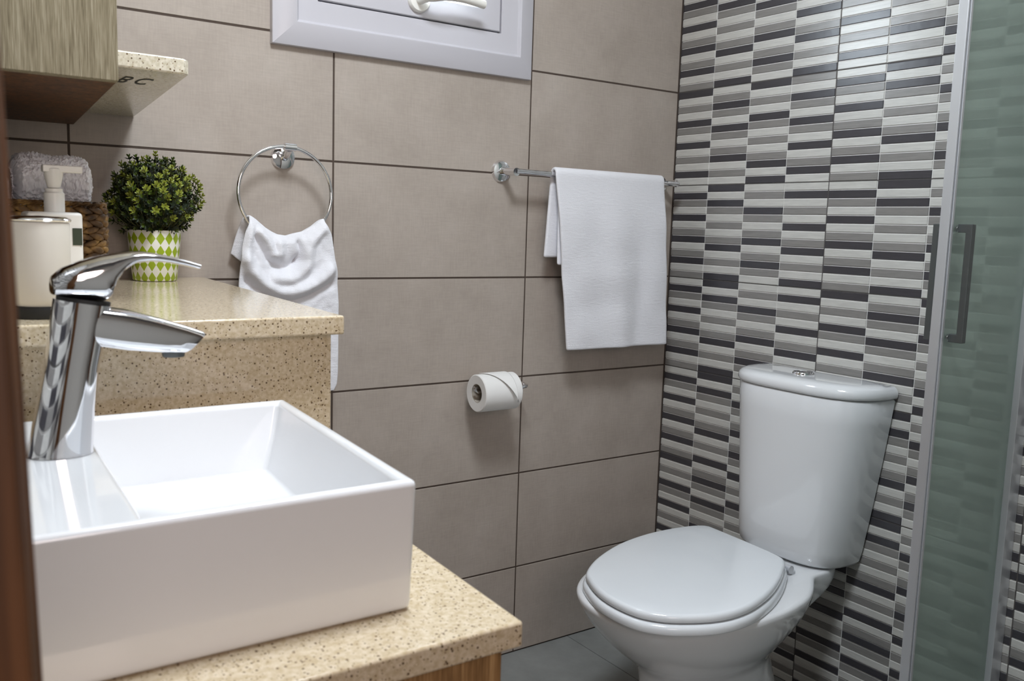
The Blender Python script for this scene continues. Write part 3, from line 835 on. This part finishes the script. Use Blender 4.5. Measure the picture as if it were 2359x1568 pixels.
# ------------------------------------------------------------------ things on the ledge
# lidded cup with steel rim on a black foot
BX, BY, BR = -1.1645, -.688, .0305
cp = thing('cream_canister', 'cream canister with steel rim and black foot at the ledge front', 'canister', (BX, BY, ZS))
bm = bm_new(); lathe(bm, [(0, .014), (BR-.003, .014), (BR-.002, .017), (BR, .021), (BR+.0003, .106), (BR-.001, .1075), (0, .1075)], 56, (BX, BY, ZS))
obj('body', bm, MT['enamel'], cp, smooth=40)
bm = bm_new(); lathe(bm, [(0, .0004), (BR-.001, .0004), (BR, .003), (BR-.001, .0135), (0, .0135)], 56, (BX, BY, ZS))
obj('foot', bm, MT['black'], cp, smooth=40)
bm = bm_new(); lathe(bm, [(BR-.004, .108), (BR+.001, .108), (BR+.0022, .1095), (BR+.001, .1115), (BR-.004, .1135), (0, .1145)], 56, (BX, BY, ZS))
obj('rim', bm, MT['chrome'], cp, smooth=50)
# square soap dispenser
SX, SYY = -1.127, -.505
sd = thing('soap_dispenser', 'white square soap dispenser with pump behind the canister', 'soap dispenser', (SX, SYY, ZS))
bm = bm_new(); box(bm, SX-.0325, SX+.0325, SYY-.0325, SYY+.0325, ZS+.0004, 1.1060)
obj('body', bm, MT['white'], sd, bevel=.005)
bm = bm_new(); lathe(bm, [(0, 0), (.0125, 0), (.0125, .024), (.0105, .026), (.0105, .03), (0, .03)], 32, (SX+.004, SYY, 1.1062))
obj('collar', bm, MT['white'], sd, smooth=40)
bm = bm_new(); lathe(bm, [(.0072, 0), (.0085, .004), (.0115, .018), (.0115, .026)], 28, (SX+.004, SYY, 1.1364))
box(bm, SX-.0095, SX+.0375, SYY-.0095, SYY+.0095, 1.1575, 1.1665)
obj('pump_head', bm, MT['white'], sd, bevel=.0015)
bm = bm_new(); box(bm, SX+.0195, SX+.0310, SYY-.0332, SYY-.0320, 1.064, 1.086)
obj('level_window', bm, plain('dark_level_window', (.05, .06, .04, 1), .1), sd, smooth=0)
# basket
bk = thing('woven_basket', 'brown woven basket holding rolled white towels', 'basket', (-1.145, -.25, ZS))
KX0, KX1, KY0, KY1, KZ = -1.290, -1.033, -.375, -.145, 1.1215
def rrect(x0, x1, y0, y1, r, s):
    """point and outward direction at arc position s (0..1) round a rounded rectangle"""
    w, h = x1-x0-2*r, y1-y0-2*r; L = 2*w+2*h+2*PI*r; d = (s % 1)*L
    for seg in range(4):
        ln = (w, h, w, h)[seg]
        base = ((x0+r, y0), (x1, y0+r), (x1-r, y1), (x0, y1-r))[seg]; dr_ = ((1, 0), (0, 1), (-1, 0), (0, -1))[seg]
        if d <= ln: return (base[0]+dr_[0]*d, base[1]+dr_[1]*d), (dr_[1], -dr_[0])
        d -= ln
        if d <= PI*r/2:
            c = ((x1-r, y0+r), (x1-r, y1-r), (x0+r, y1-r), (x0+r, y0+r))[seg]; a = (-PI/2, 0, PI/2, PI)[seg] + d/r
            return (c[0]+r*math.cos(a), c[1]+r*math.sin(a)), (math.cos(a), math.sin(a))
        d -= PI*r/2
    return (x0+r, y0), (0, -1)
def strand(bm, a, b_, nrm, w, t, n=6, m=8):
    """a lens shaped straw between two points"""
    a, b_ = Vector(a), Vector(b_); ax = (b_-a).normalized(); nr = Vector(nrm).normalized(); up = ax.cross(nr).normalized()
    rings = []
    for i in range(n+1):
        u = i/n; k = math.sin(PI*(.06+.88*u))**.75
        p = a.lerp(b_, u) + nr*(t*.9*math.sin(PI*u))
        rings.append([p + up*(w*k*math.cos(2*PI*j/m)) + nr*(t*k*math.sin(2*PI*j/m)) for j in range(m)])
    loft(bm, rings)
bm = bm_new()
nrow = 13; ncol = 46
for r in range(nrow):
    z = ZS + .008 + r*(KZ-.012-ZS-.008)/(nrow-1)
    off = .5 if r % 2 else 0
    for c in range(ncol):
        s0 = (c+off)/ncol; s1 = s0 + 1.25/ncol
        (p0, n0), (p1, n1) = rrect(KX0, KX1, KY0, KY1, .03, s0), rrect(KX0, KX1, KY0, KY1, .03, s1)
        tl = .0035 if r % 2 else -.0035
        strand(bm, (p0[0], p0[1], z-tl), (p1[0], p1[1], z+tl), (n0[0]+n1[0], n0[1]+n1[1], 0), .0052+random.uniform(-.0008, .0006), .0040)
mw, nt, b = new_mat('seagrass')
gi = N(nt, 'ShaderNodeTexNoise', Scale=60.0, Detail=3.0); nt.links.new(coords(nt), gi.inputs['Vector'])
nt.links.new(ramp(nt, gi.outputs['Fac'], [(.3, srgb(46, 30, 14)), (.5, srgb(104, 76, 42)), (.7, srgb(168, 134, 80))]), b.inputs['Base Color']); setp(b, rough=.6)
obj('woven_wall', bm, mw, bk, smooth=60)
bm = bm_new()
prism(bm, [rrect(KX0+.004, KX1-.004, KY0+.004, KY1-.004, .026, k/64)[0] for k in range(64)], ZS+.0006, ZS+.006)
lin = [[(rrect(KX0+.004, KX1-.004, KY0+.004, KY1-.004, .026, k/64)[0])+(z,) for k in range(64)] for z in (ZS+.006, KZ-.008)]
loft(bm, lin, False, False)
obj('liner', bm, plain('dark_basket_lining', srgb(40, 26, 14), .9), bk, smooth=0)
bm = bm_new()
for k in range(70):
    for q in (0, 1):
        s0 = (k+q*.5)/70; (p0, n0), (p1, n1) = rrect(KX0, KX1, KY0, KY1, .03, s0), rrect(KX0, KX1, KY0, KY1, .03, s0+1.5/70)
        zz = KZ-.006
        strand(bm, (p0[0]+n0[0]*(.003 if q else -.003), p0[1]+n0[1]*(.003 if q else -.003), zz-.002), (p1[0]+n1[0]*(-.003 if q else .003), p1[1]+n1[1]*(-.003 if q else .003), zz+.004), (0, 0, 1), .0042, .0034, 5, 6)
obj('rim', bm, mw, bk, smooth=60)

# towels in the basket
def roll_towel(name, x0, x1, yc, zc, ry, rz, label, seed, fuzz=.0034, nu=120, nv=220, mat='fluffy'):
    """a rolled terry towel lying along x: loops of pile all over, spiral end"""
    random.seed(seed); bm = bm_new(); rings = []
    L = x1-x0
    def dome(t):                          # rounded ends
        e = .12
        d = min(t, 1-t)
        return 1 if d > e else math.sqrt(max(0.30, 1-((e-d)/e)**2))
    for i in range(nu+1):
        t = i/nu; k = dome(t); x = x0 + L*t
        ring = []
        for j in range(nv):
            a = 2*PI*j/nv
            lump = 1 + .05*math.sin(2*a+seed) + .035*noise.noise(Vector((t*4, math.cos(a)*1.5, math.sin(a)*1.5+seed)))*2
            P_ = Vector((x*300, math.cos(a)*ry*300, math.sin(a)*rz*300+seed*7))
            f = (.55*noise.noise(P_)*2 + .35*random.uniform(-.5, 1))*fuzz
            ca, sa = math.cos(a), math.sin(a)
            e = 2.6
            yy = math.copysign(abs(ca)**(2/e), ca); zz = math.copysign(abs(sa)**(2/e), sa)
            ring.append((x + noise.noise(P_+Vector((31, 7, 3)))*fuzz*.8, yc + yy*(ry*k*lump+f), zc + zz*(rz*k*lump+f)))
        rings.append(ring)
    loft(bm, rings)
    return tag(obj(name, bm, MT[mat], smooth=50), label, 'towel')
roll_towel('rolled_towel', -1.150, -1.0405, -.255, 1.1440, .074, .0470, 'large fluffy white rolled towel at the right of the basket', 3)
roll_towel('rolled_towel', -1.258, -1.1575, -.318, 1.1290, .036, .0400, 'small fluffy white rolled towel at the basket front left', 5, nu=110, nv=180)
roll_towel('rolled_towel', -1.262, -1.1575, -.215, 1.1480, .046, .0400, 'smooth greyish white rolled towel at the back of the basket', 8, .0005, 60, 50, 'towel')

# potted plant
PX, PY = -.9015, -.0885
pp = thing('potted_plant', 'small bushy green plant in a diamond patterned pot', 'plant', (PX, PY, ZS))
bm = bm_new()
uvl = bm.loops.layers.uv.new('uv')
prof = [(.0, .0008), (.0365, .0008), (.0385, .003), (.0470, .0915), (.0465, .0925), (.0440, .0925), (.0425, .082), (0, .082)]
vs = lathe(bm, prof, 64, (PX, PY, ZS))
for f in bm.faces:
    for lp in f.loops:
        co = lp.vert.co; a = math.atan2(co.y-PY, co.x-PX)/(2*PI)
        lp[uvl].uv = (a, (co.z-ZS)/.0925)
    us = [lp[uvl].uv[0] for lp in f.loops]
    if max(us)-min(us) > .5:
        for lp in f.loops:
            if lp[uvl].uv[0] < 0: lp[uvl].uv[0] += 1
mpot, nt, b = new_mat('diamond_pot')
uv = N(nt, 'ShaderNodeUVMap'); sp_ = N(nt, 'ShaderNodeSeparateXYZ'); nt.links.new(uv.outputs[0], sp_.inputs[0])
def tri(out_, mul, add):
    m1 = N(nt, 'ShaderNodeMath', operation='MULTIPLY_ADD'); nt.links.new(out_, m1.inputs[0]); m1.inputs[1].default_value = mul; m1.inputs[2].default_value = add
    m2 = N(nt, 'ShaderNodeMath', operation='FRACT'); nt.links.new(m1.outputs[0], m2.inputs[0])
    m3 = N(nt, 'ShaderNodeMath', operation='SUBTRACT'); nt.links.new(m2.outputs[0], m3.inputs[0]); m3.inputs[1].default_value = .5
    m4 = N(nt, 'ShaderNodeMath', operation='ABSOLUTE'); nt.links.new(m3.outputs[0], m4.inputs[0]); return m4.outputs[0]
ad = N(nt, 'ShaderNodeMath', operation='ADD'); nt.links.new(tri(sp_.outputs[0], 18.0, 0.0), ad.inputs[0]); nt.links.new(tri(sp_.outputs[1], 3.9, .22), ad.inputs[1])
lt = N(nt, 'ShaderNodeMath', operation='LESS_THAN'); nt.links.new(ad.outputs[0], lt.inputs[0]); lt.inputs[1].default_value = .485
nt.links.new(mix(nt, lt.outputs[0], srgb(228, 226, 214), srgb(150, 170, 28)), b.inputs['Base Color']); setp(b, rough=.35)
obj('pot', bm, mpot, pp, smooth=40)
bm = bm_new(); lathe(bm, [(0, .0845), (.0415, .0835), (.0415, .083), (0, .083)], 32, (PX, PY, ZS))
obj('soil', bm, plain('soil', srgb(40, 30, 20), .95), pp, smooth=0)
random.seed(11)
stems = bm_new(); leaves = bm_new()
FC = Vector((PX, PY+.002, 1.137)); FR = Vector((.076, .078, .072))
tips = []
for k in range(300):
    # even spread over the crown with a flat bottom
    zz = 1-2*(k+.5)/300; a = k*2.39996; rr = math.sqrt(1-zz*zz)
    d = Vector((rr*math.cos(a), rr*math.sin(a), zz))
    if d.z < -.82: continue
    q = random.uniform(.82, 1.12)
    p = FC + Vector((d.x*FR.x, d.y*FR.y, d.z*FR.z))*q
    if d.z < -.2: p.x = FC.x + (p.x-FC.x)*(1+.06*d.z)
    p.y = min(p.y, -.012)
    tips.append((p, d))
for k in range(230):
    d = Vector((random.gauss(0, 1), random.gauss(0, 1), random.gauss(.1, 1))).normalized()
    q = random.uniform(.45, .85); p = FC + Vector((d.x*FR.x, d.y*FR.y, d.z*FR.z))*q
    p.y = min(p.y, -.012); tips.append((p, d))
def leaf(bm, o, dr_, side, ln, w, mi):
    dr_ = dr_.normalized(); side = (side-dr_*side.dot(dr_)).normalized(); up = side.cross(dr_)
    pts = [(0, 0, 0), (.38, .5, .10), (.78, .42, .05), (1.0, 0, -.06), (.78, -.42, .05), (.38, -.5, .10)]
    mid = [(.40, 0, -.06), (.78, 0, -.07)]
    V_ = [bm.verts.new(o + dr_*(ln*x) + side*(w*y) + up*(w*z)) for x, y, z in pts]
    m_ = [bm.verts.new(o + dr_*(ln*x) + up*(w*z)) for x, y, z in mid]
    for f in ((V_[0], V_[1], m_[0]), (V_[1], V_[2], m_[1], m_[0]), (V_[2], V_[3], m_[1]), (V_[3], V_[4], m_[1]), (V_[4], V_[5], m_[0], m_[1]), (V_[5], V_[0], m_[0])):
        bm.faces.new(f).material_index = mi
for idx, (p, d) in enumerate(tips):
    base = Vector((PX + d.x*.015, PY + d.y*.015, ZS+.083))
    ax = (d + Vector((0, 0, .55))).normalized()
    mid_ = base.lerp(p, .55) + Vector((d.x, d.y, 0))*.008; mid_.y = min(mid_.y, -.010)
    tube(stems, [base, mid_, p], [.0011, .0009, .0007], 5)
    t1 = ax.orthogonal().normalized(); t2 = ax.cross(t1)
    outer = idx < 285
    bright = outer and d.z > -.55 and random.random() < (.66 if d.x > -.1 else .40)  # fewer bright tips on the left: side shade put into the leaf colour
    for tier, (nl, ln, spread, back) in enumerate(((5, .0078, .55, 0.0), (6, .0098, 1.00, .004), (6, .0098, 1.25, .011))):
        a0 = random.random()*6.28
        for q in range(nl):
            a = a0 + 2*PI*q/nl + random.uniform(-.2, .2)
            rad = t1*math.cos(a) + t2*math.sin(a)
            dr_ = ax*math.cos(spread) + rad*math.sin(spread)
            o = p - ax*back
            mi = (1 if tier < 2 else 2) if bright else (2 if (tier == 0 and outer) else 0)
            if (o + dr_*ln).y > -.004: continue
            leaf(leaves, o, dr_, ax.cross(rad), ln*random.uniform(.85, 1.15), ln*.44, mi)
obj('stems', stems, plain('stem', srgb(60, 62, 26), .7), pp, smooth=0)
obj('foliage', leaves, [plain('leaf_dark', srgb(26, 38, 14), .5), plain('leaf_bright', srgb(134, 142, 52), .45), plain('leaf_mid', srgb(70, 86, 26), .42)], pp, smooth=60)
